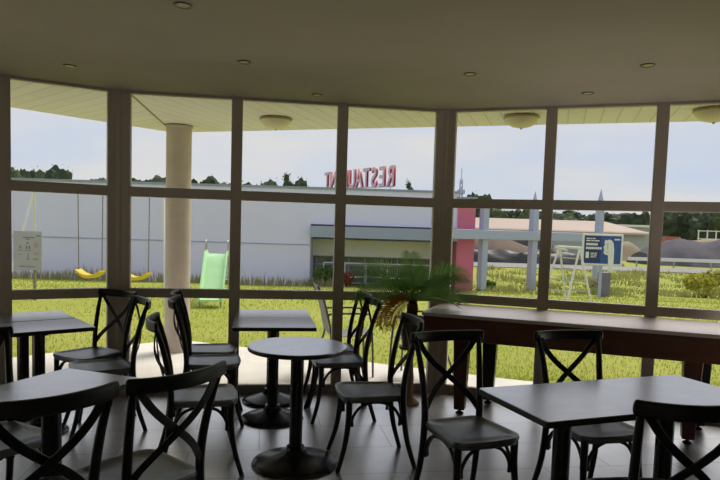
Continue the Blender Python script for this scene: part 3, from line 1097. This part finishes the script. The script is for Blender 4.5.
# raised white hand rising from the bottom edge of the poster
hand = [(0.20, 0.92), (0.35, 0.92), (0.36, 1.25), (0.36, 1.62), (0.33, 1.84), (0.27, 1.93), (0.20, 1.96), (0.12, 1.92), (0.08, 1.95), (0.05, 1.90), (0.06, 1.78), (0.02, 1.70), (0.05, 1.62),
        (0.03, 1.52), (0.10, 1.46), (0.18, 1.45), (0.19, 1.25)]
hm = MB()
hm.add([(x, -0.050, z) for x, z in hand] + [(x, -0.032, z) for x, z in hand],
       [tuple(range(len(hand))), tuple(range(len(hand), 2 * len(hand)))[::-1]] + [(i, (i + 1) % len(hand), len(hand) + (i + 1) % len(hand), len(hand) + i) for i in range(len(hand))])
hm.build('hand_cutout', M['white'], pb)
hl = MB()
for x, z, w, h in ((0.13, 1.80, 0.10, 0.02), (0.15, 1.70, 0.02, 0.14), (0.14, 1.55, 0.09, 0.02)):
    hl.box((x, -0.053, z), (w, 0.005, h))
hl.build('knuckle_lines', M['ink_orange'], pb)
tag(bs, 'blue poster board with a white hand and white lettering on the right lawn', 'sign')
tag(MB().box((8.14, 20.5, -0.12), (0.34, 0.3, 0.80)).build('utility_box', M['purple'], bevel=0.02), 'slate purple box standing below the blue poster', 'box')

# ------------------------------------------------------------------ neighbouring restaurant building
BY = 23.2
rb = empty('restaurant_building', (0, BY, -0.8))
wl = MB()
WT = 3.72
wl.box((-17.9, 5.0, WT / 2 - 0.2), (32.0, 10.0, WT + 0.4))
wl.box((0.85, 5.0, WT - 0.66), (5.5, 10.0, 1.32))
wl.box((0.85, 6.2, 1.2), (5.5, 8.0, 2.4))
wl.build('wall', M['lav_wall'], rb)
MB().box((-15.12, 5.0, WT + 0.03), (37.5, 10.1, 0.07)).build('parapet_cap', M['cap'], rb)
MB().box((-10.2, -0.012, 1.62), (16.6, 0.03, 0.025)).build('wall_joint', M['lav_dark'], rb)
MB().box((0.85, 0.35, 2.13), (5.5, 1.3, 0.42)).build('entrance_canopy', M['lav_dark'], rb)
MB().box((0.85, 1.3, 1.50), (5.5, 0.12, 0.66)).build('fascia_band', M['white'], rb)
gf = MB().box((0.85, 1.9, 0.56), (5.5, 0.06, 1.18)).build('glass_front', M['facade_glass'], rb)
fr = MB()
for k in range(9):
    fr.box((-1.8 + 5.3 * k / 8, 1.84, 0.56), (0.06, 0.08, 1.18))
for z in (0.06, 0.80, 1.12):
    fr.box((0.85, 1.84, z), (5.5, 0.08, 0.05))
fr.build('glazing_bars', M['steel_blue'], gf)
MB().box((3.93, 0.9, 1.58), (0.66, 1.9, 3.76)).build('pier', M['magenta'], rb)
MB().box((3.93, 0.9, 3.52), (0.76, 2.0, 0.12)).build('pier_cap', M['cap'], rb)
tag(rb, 'long low lavender restaurant building with magenta pier and glass entrance', 'building')

ra = empty('railing', (0, 23.6, -0.8))
for z in (0.42, 0.95):
    MB().sweep([(-1.4, 0, z), (3.5, 0, z)], 0.022, 8).build('rail', M['white'], ra, smooth=True)
for k in range(7):
    MB().sweep([(-1.4 + 4.9 * k / 6, 0, 0), (-1.4 + 4.9 * k / 6, 0, 0.95)], 0.02, 8, up=(0, 1, 0)).build('post', M['white'], ra, smooth=True)
tag(ra, 'white tubular railing in front of the glass entrance', 'railing')

# sign letters standing on the roof, read from the far side
sg = empty('rooftop_sign', (0, 0, 0))
S0, S1 = Vector((1.28, 25.4, 3.27)), Vector((-1.92, 32.5, 3.52))
sdv = (S1 - S0)
sx = Vector((sdv.x, sdv.y, 0)).normalized()
rotz = math.atan2(sx.y, sx.x)
word = 'RESTAURANT'
for i, ch in enumerate(word):
    cu = bpy.data.curves.new('letter', 'FONT')
    cu.body = ch
    cu.size = 1.20
    cu.extrude = 0.05
    cu.offset = 0.018
    cu.align_x = 'CENTER'
    tmp = bpy.data.objects.new('tmp', cu)
    COL.objects.link(tmp)
    bpy.context.view_layer.update()
    me = bpy.data.meshes.new_from_object(tmp.evaluated_get(bpy.context.evaluated_depsgraph_get()))
    bpy.data.objects.remove(tmp)
    me.name = 'letter'
    me.materials.clear()
    me.materials.append(M['red'])
    me.materials.append(M['pinkwhite'])
    for p in me.polygons:
        p.material_index = 1 if p.normal.z < -0.9 else 0
    lo = bpy.data.objects.new('letter', me)
    COL.objects.link(lo)
    lo.parent = sg
    q = S0.lerp(S1, (i + 0.3) / 9.6)
    lo.location = q
    lo.rotation_euler = (R(90), 0, rotz)
    lo['label'] = 'red letter %s with pale back' % ch
rl = MB()
rl.sweep([S0 - Vector((0, 0, .02)), S1 - Vector((0, 0, .02))], 0.03, 6)
for k in range(6):
    q = S0.lerp(S1, 0.04 + 0.92 * k / 5)
    rl.sweep([(q.x, q.y, 2.986), (q.x, q.y, q.z + 0.1)], 0.022, 6, up=(0, 1, 0))
rl.build('support_rail', M['white'], sg)
tag(sg, 'red rooftop letters reading RESTAURANT seen from behind', 'sign')

# pale blue steel frame beyond the pier
sf = empty('steel_frame', (3.05, 22.0, -0.85), math.atan2(0.60, 0.80))
MB().box((5.6, 0, 2.25), (11.2, 0.26, 0.36)).build('beam', M['steel_blue'], sf, bevel=0.02)
for x, h, w, tip in ((2.0, 3.30, 0.29, False), (4.95, 3.22, 0.33, True), (9.6, 3.60, 0.35, True)):
    mb = MB()
    mb.box((x, 0.06, h / 2), (w, 0.22, h))
    if tip:
        mb.add([(x - w / 2, -.05, h), (x + w / 2, -.05, h), (x + w / 2, .17, h), (x - w / 2, .17, h), (x, .06, h + 0.85)], [(0, 1, 4), (1, 2, 4), (2, 3, 4), (3, 0, 4)])
    mb.build('post', M['steel_blue'], sf)
tag(sf, 'pale blue steel frame of pointed posts and a long beam beyond the magenta pier', 'frame')


# ------------------------------------------------------------------ plants outside
def leafy(c, r, n, size, rr, squash=1.0, mb=None):
    """Bush of many small leaf quads around a few lobes."""
    mb = mb or MB()
    lobes = [(Vector((0, 0, 0)), 1.0)]
    for k in range(7):
        a = rr.random() * 6.283
        lobes.append((Vector((math.cos(a) * 0.6, math.sin(a) * 0.5, rr.random() * 0.6 - 0.1)), 0.45 + 0.25 * rr.random()))
    vs, fs = [], []
    for k in range(n):
        lc, lr = rr.choice(lobes)
        d = Vector((rr.gauss(0, 1), rr.gauss(0, 1), rr.gauss(0, 1))).normalized()
        q = Vector(c) + (lc + d * lr * (0.72 + 0.32 * rr.random())) * r
        q.z = c[2] + (q.z - c[2]) * squash
        n1 = (d + Vector((rr.gauss(0, .5), rr.gauss(0, .5), rr.gauss(0, .5)))).normalized()
        t1 = n1.cross(Vector((rr.gauss(0, 1), rr.gauss(0, 1), rr.gauss(0, 1)))).normalized()
        t2 = n1.cross(t1)
        s = size * (0.6 + 0.8 * rr.random())
        o = len(vs)
        vs += [q - t1 * s, q + t2 * s * .5, q + t1 * s, q - t2 * s * .5]
        fs.append((o, o + 1, o + 2, o + 3))
    mb.add(vs, fs)
    return mb


def bush(name, x, y, r, n, size, m, label, cat='bush', squash=1.0, seed=1, group=None):
    rr = random.Random(seed)
    z = tz(x, y)
    root = empty(name, (x, y, z - 0.03))
    leafy((0, 0, r * 0.72 * squash), r * 0.72, n, size, rr, squash).build('foliage', m, root, recalc=False)
    st = MB()
    for k in range(5):
        a = rr.random() * 6.283
        st.sweep([(0.04 * math.cos(a), 0.04 * math.sin(a), 0), (r * .5 * math.cos(a), r * .4 * math.sin(a), r * 0.9 * squash)], [0.018, 0.006], 5, up=(0, 1, 0))
    st.build('stems', M['tree_trunk'], root)
    return tag(root, label, cat, group)


bush('shrub', 13.2, 23.5, 0.95, 1500, 0.075, M['bush_yellow'], 'yellow-green rounded shrub on the lawn at the far right', squash=0.80, seed=2)
bush('shrub', 14.8, 23.9, 0.90, 1300, 0.075, M['bush_yellow'], 'yellow-green shrub cut by the right edge of the view', squash=0.80, seed=9)
bush('shrub', -1.3, 22.75, 0.55, 700, 0.06, M['bush_green'], 'small green shrub at the recess of the lavender wall', seed=3)
bush('shrub', -0.55, 22.7, 0.42, 500, 0.05, M['bush_red'], 'small red-leaved shrub beside the entrance recess', seed=4)
bush('shrub', 1.05, 22.9, 0.36, 420, 0.05, M['bush_green'], 'low green shrub by the entrance railing, left one', squash=0.8, seed=5)
bush('shrub', 2.6, 22.9, 0.42, 420, 0.05, M['bush_green'], 'low green shrub by the entrance railing behind the palm', squash=0.8, seed=6)
bush('shrub', 5.05, 24.3, 0.48, 500, 0.06, M['bush_green'], 'dark green shrub at the foot of the magenta pier', squash=0.65, seed=7)
bush('shrub', 7.35, 24.4, 0.40, 360, 0.06, M['weed'], 'dry weedy shrub at the foot of the left pointed post', squash=0.9, seed=8)
bush('shrub', 9.6, 25.0, 0.55, 520, 0.06, M['weed'], 'dry weedy shrub behind the climbing frame', squash=0.8, seed=12)

# rough dry growth on the right-hand slope
vs, fs = [], []
for k in range(9000):
    y = 20.5 + 19 * rg.random()
    x = y * (0.19 + 0.42 * rg.random())
    clump = max(0, noise.noise(Vector((x * 0.5, y * 0.35, 8))) + 0.15)
    h = 0.06 + 0.65 * clump * rg.random()
    z = tz(x, y) - 0.03
    w = 0.03
    lx = (rg.random() - .5) * 0.6 * h
    o = len(vs)
    vs += [(x - w, y, z), (x + w, y, z), (x + lx, y, z + h)]
    fs.append((o, o + 1, o + 2))
tag(MB().add(vs, fs).build('rough_grass', M['rough'], recalc=False), 'rough dry grass on the slope around the steel posts', 'grass', kind='stuff')


def mound(name, pts, m, label, cat, seed, nseg=26, amp=0.18):
    """Ridge of heaped material along a line: pts = [(x, y, half width, height)]."""
    rs = []
    zb = -0.95
    for k in range(nseg + 1):
        t = k / nseg * (len(pts) - 1)
        i = min(len(pts) - 2, int(t))
        f = t - i
        x, y, hw, h = [pts[i][j] * (1 - f) + pts[i + 1][j] * f for j in range(4)]
        ring = []
        for j in range(11):
            s = -1 + 2 * j / 10
            z = h * (1 - abs(s) ** 1.8)
            nz = amp * h * noise.noise(Vector((x * 0.6 + seed, s * 2.0, seed)))
            ring.append((x, y + s * hw, zb + max(0.0, z + (nz if abs(s) < .95 else 0))))
        ring.append((x, y + hw, zb - 0.2))
        ring.append((x, y - hw, zb - 0.2))
        rs.append(ring)
    return tag(MB().rings(rs).build(name, m, smooth=True), label, cat)


mound('earth_bank', [(7.0, 53, 3.5, 2.6), (10, 53, 3.5, 2.4), (14, 53, 3.5, 1.5), (17, 53, 3.5, 0.6)], M['earth'], 'brown earth bank sloping down beyond the steel frame', 'earth bank', 1)
mound('sheeted_bank', [(6.5, 47.6, 0.8, 0.5), (8, 47.6, 1.0, 1.15), (12, 47.6, 1.0, 1.05), (16, 47.6, 1.0, 0.95), (19.6, 47.6, 1.0, 0.75), (20.2, 47.6, 0.8, 0.4)], M['black_earth'], 'long low bank under black sheeting beside the road', 'bank', 2, nseg=60, amp=0.25)
mound('sheeted_bank', [(12.5, 60, 1.5, 1.2), (15, 60, 1.5, 1.9), (18, 60, 1.5, 1.7), (20, 60, 1.5, 1.0)], M['black_earth'], 'short black bank higher up behind the pointed posts', 'bank', 4, amp=0.5)
mound('soil_heap', [(21.5, 59.5, 2, 1.0), (23, 59.5, 2.2, 1.8), (25, 59.5, 2.2, 1.9), (27.4, 59.5, 2, 1.2)], M['tan_earth'], 'tan soil heap behind the blue poster', 'heap', 5, amp=0.4)
mound('gravel_heap', [(24.0, 53, 3, 1.2), (26.5, 53, 4, 2.3), (32, 53, 4, 2.2), (40, 53, 4, 1.8)], M['gravel'], 'dark slate gravel heap beyond the road at far right', 'heap', 6, amp=0.25)
mound('soil_heap', [(31, 61, 2.6, 2.1), (36, 61, 2.6, 2.5), (46, 61, 2.6, 2.6)], M['tan_earth'], 'tan soil heap rising behind the dark gravel heap', 'heap', 7, amp=0.2)

gr = empty('guard_rail', (0, 47.2, -0.8))
MB().box((32.5, 0, 0.62), (24, 0.06, 0.26)).build('rail', M['white'], gr)
for k in range(9):
    MB().box((21.2 + 2.85 * k, 0.06, 0.30), (0.10, 0.06, 0.62)).build('post', M['grey_metal'], gr)
tag(gr, 'white guard rail along the road at right', 'guard rail')

# flat-roofed sheds far off
fb = empty('flat_shed', (21.0, 72, -1.0))
MB().box((0, 0, 1.5), (20, 9, 3.0)).build('wall', M['shed_wall'], fb)
mb = MB()
mb.add([(-10.6, -5, 2.9), (10.6, -5, 2.9), (9.2, 5, 4.3), (-10.4, 5, 4.3), (-10.6, -5, 2.7), (10.6, -5, 2.7), (9.2, 5, 4.1), (-10.4, 5, 4.1)],
       [(0, 1, 2, 3), (7, 6, 5, 4), (0, 4, 5, 1), (1, 5, 6, 2), (2, 6, 7, 3), (3, 7, 4, 0)])
mb.build('roof', M['pink_roof'], fb)
tag(fb, 'long low shed with pale pink roof behind the steel frame', 'building')
fs2 = empty('white_shed', (37.2, 85, -1.0))
MB().box((0, 0, 1.9), (4.4, 4, 3.8)).build('wall', M['shed_wall'], fs2)
MB().box((0, 0, 3.95), (5.0, 4.6, 0.3)).build('roof', M['white'], fs2)
tag(fs2, 'small grey shed with white flat roof left of the red container', 'building')
ct = empty('shipping_container', (36.6, 73.5, -0.85))
MB().box((0, 0, 1.25), (1.75, 2.2, 2.5)).build('body', M['container'], ct)
rb2 = MB()
for k in range(9):
    rb2.box((-0.8 + 0.2 * k, -1.12, 1.25), (0.05, 0.04, 2.4))
rb2.build('ribs', M['container'], ct)
tag(ct, 'faded red container on the soil heap at far right', 'container')
fe = empty('site_fence', (0, 70, 1.2))
for k in range(8):
    MB().box((38.2 + 1.0 * k, 0, 0.5), (0.10, 0.10, 1.6)).build('post', M['white'], fe)
for z in (0.3, 1.2):
    MB().box((41.7, 0, z), (7.2, 0.08, 0.10)).build('rail', M['white'], fe)
tag(fe, 'white site fence in front of the trees at far right', 'fence')

# lattice mast
ms = MB()
Y = 80
mx0 = 12.7
for s1, s2 in ((-1, -1), (1, -1), (1, 1), (-1, 1)):
    ms.sweep([(mx0 + s1 * .35, Y + s2 * .35, -1), (mx0 + s1 * .12, Y + s2 * .12, 8.2)], 0.06, 5, up=(0, 1, 0))
for k in range(12):
    z = -0.5 + k * 0.72
    w = 0.35 - 0.23 * (z + 1) / 9.2
    w2 = 0.35 - 0.23 * (z + 1.72) / 9.2
    ms.sweep([(mx0 - w, Y - w, z), (mx0 + w2, Y - w2, z + .72)], 0.035, 4)
    ms.sweep([(mx0 + w, Y - w, z), (mx0 - w2, Y - w2, z + .72)], 0.035, 4)
ms.box((mx0, Y, 6.6), (0.9, 0.9, 0.5))
ms.sweep([(mx0, Y, 8.2), (mx0, Y, 9.6)], 0.05, 5, up=(0, 1, 0))
tag(ms.build('lattice_mast', M['steel_blue']), 'thin lattice radio mast beside the corner post', 'mast')


# ------------------------------------------------------------------ trees
def tree_mesh(seed, kind):
    rr = random.Random(seed)
    mb = MB()
    bm = bmesh.new()
    n = 9 if kind != 'pine' else 7
    for k in range(n):
        if kind == 'pine':
            zz = 0.25 + 0.68 * k / (n - 1)
            rad = 0.30 * (1.05 - 0.85 * k / (n - 1))
            c = Vector((rr.uniform(-.06, .06), rr.uniform(-.06, .06), zz))
        else:
            a = rr.random() * 6.283
            rad = rr.uniform(0.17, 0.27)
            c = Vector((math.cos(a) * rr.uniform(0, .30), math.sin(a) * rr.uniform(0, .30), rr.uniform(0.34, 0.80)))
        b2 = bmesh.new()
        bmesh.ops.create_icosphere(b2, subdivisions=3, radius=1.0)
        for v in b2.verts:
            d = v.co.normalized()
            f = 1 + 0.42 * noise.noise(d * 2.6 + Vector((seed, k, 0))) + 0.34 * noise.noise(d * 7.5 + Vector((k, seed, 4)))
            v.co = c + Vector((d.x * rad * f, d.y * rad * f, d.z * rad * f * (0.85 if kind != 'pine' else 0.7)))
        vs = [tuple(v.co) for v in b2.verts]
        fs = [tuple(v.index for v in f.verts) for f in b2.faces]
        b2.free()
        mb.add(vs, fs)
    bm.free()
    # loose leaf sprays break up the outline
    vs, fs = [], []
    for k in range(700):
        f = rr.choice(mb.v[:])
        q = Vector(f) * 1.0 + Vector((rr.gauss(0, .022), rr.gauss(0, .022), rr.gauss(0, .022)))
        s = 0.012 + 0.014 * rr.random()
        t1 = Vector((rr.gauss(0, 1), rr.gauss(0, 1), rr.gauss(0, 1))).normalized()
        t2 = t1.orthogonal().normalized()
        o = len(vs)
        vs += [q - t1 * s, q + t2 * s, q + t1 * s]
        fs.append((o, o + 1, o + 2))
    mb.add(vs, fs)
    return mb


PROTO = {}
for kind, m in (('round', 'tree_mid'), ('dark', 'tree_dark'), ('pine', 'tree_dark')):
    for sd_ in (1, 2):
        root = empty('tree', (0, 0, 0))
        tree_mesh(sd_ * 13 + len(kind), kind).build('crown', M[m], root, recalc=False)
        tk = MB()
        tk.sweep([(0, 0, 0), (0.01, 0, 0.3), (0, 0.01, 0.55)], [0.035, 0.026, 0.014], 7, up=(0, 1, 0))
        tk.build('trunk', M['tree_trunk'], root)
        PROTO[(kind, sd_)] = root
used = set()


def tree(x, y, base, h, wid, kind, var, label, group, rz=0.0):
    key = (kind, var)
    if key in used:
        o = copy_tree(PROTO[key])
    else:
        o = PROTO[key]
        used.add(key)
    o.location = (x, y, base)
    o.rotation_euler = (0, 0, rz)
    o.scale = (wid, wid, h)
    return tag(o, label, 'tree', group)


def px(xp, yp, Y):
    """World X and height on the sight line at distance Y (used only to look up where the far trees stand)."""
    f, c0 = 616.3, 270.3
    dx, dy = xp - 360, yp - c0
    cr, sr = math.cos(ROLL), math.sin(ROLL)
    xx, yy = dx * cr + dy * sr, -dx * sr + dy * cr
    c, s = math.cos(PITCH), math.sin(PITCH)
    t = Y / (f * c - yy * s)
    return xx * t, 1.486 + (-f * s - yy * c) * t


G1 = 'trees behind the lavender wall'
for (xp, yt, Y, w, kind, var, lab) in (
        (15, 162, 56, 2.5, 'round', 1, 'leafy green tree at far left over the wall, beside the window edge'),
        (29, 166, 75, 2.2, 'dark', 1, 'dark green tree second from left over the wall'),
        (41, 168, 66, 1.9, 'round', 2, 'small pale tree between two darker trees at far left'),
        (60, 166, 60, 2.9, 'dark', 2, 'dense dark round tree left of the corner post'),
        (92, 174, 104, 6.5, 'round', 1, 'low distant tree just left of the corner post'),
        (145, 176, 92, 4.6, 'dark', 1, 'low distant tree just right of the corner post'),
        (159, 174, 83, 3.4, 'round', 2, 'small distant tree touching the left of the column'),
        (200, 177, 95, 6.0, 'dark', 2, 'low distant tree just right of the column'),
        (219, 178, 124, 7.0, 'round', 1, 'low distant tree between column and mullion'),
        (250, 181, 112, 6.0, 'dark', 1, 'low distant tree right of the first mullion'),
        (269, 178, 82, 3.6, 'round', 2, 'pale rounded tree left of the conifer'),
        (287, 174, 70, 3.4, 'pine', 1, 'dark pointed conifer over the lavender wall'),
        (301, 178, 79, 3.2, 'dark', 2, 'dark rounded tree right of the conifer'),
        (348, 191, 90, 2.6, 'round', 1, 'low distant tree below the rooftop letters'),
        (410, 182, 60, 2.6, 'pine', 2, 'dark layered tree alone over the roof right of the letters')):
    X, zt = px(xp, yt, Y)
    tree(X, Y, -1.2, (zt + 1.2) / 0.98, w * 1.35, kind, var, lab, G1, rz=xp * 0.7)
G2 = 'trees beyond the shed and heaps'
row = [(479, 190, 75, 4.6, 'dark', 1, 'broad dark tree beside the mast, above the frame'), (497, 207, 100, 5, 'round', 2, 'mid green tree behind the left frame post'),
       (512, 209, 105, 5, 'dark', 2, 'dark tree beyond the pink roof, left of a pointed post'), (527, 204, 100, 4, 'round', 1, 'taller green tree touching the left pointed post'),
       (540, 209, 105, 5, 'dark', 1, 'dark tree right of the left pointed post'), (556, 211, 110, 6, 'round', 2, 'green tree beyond the pink roof near the middle mullion'),
       (572, 210, 108, 6, 'dark', 2, 'dark tree above the pink roof over the climbing frame'), (588, 211, 110, 6, 'round', 1, 'green tree left of the right pointed post'),
       (606, 211, 108, 6, 'dark', 1, 'dark tree right of the right pointed post'), (622, 212, 112, 6, 'round', 2, 'green tree at the right end of the pink roof'),
       (637, 211, 105, 5, 'dark', 2, 'dark tree behind the white flat roof'), (652, 210, 105, 5, 'round', 1, 'green tree behind the right mullion'),
       (668, 207, 95, 6, 'round', 2, 'big mid green tree behind the red container'), (684, 208, 98, 6, 'dark', 1, 'dark tree behind the site fence, left one'),
       (700, 210, 98, 6, 'round', 1, 'mid green tree behind the middle of the site fence'), (716, 209, 96, 6, 'dark', 2, 'dark tree behind the site fence at the right edge'),
       (735, 209, 98, 6, 'round', 2, 'green tree at the right edge of the view')]
for k, (xp, yt, Y, w, kind, var, lab) in enumerate(row):
    Y = 92 + 9 * ((k * 2) % 5) if k else 80
    w *= Y / 108
    X, zt = px(xp, yt, Y)
    tree(X, Y, -2.0, (zt + 2.0) / 0.98, w * 1.3, kind, var, lab, G2, rz=xp * 0.9)
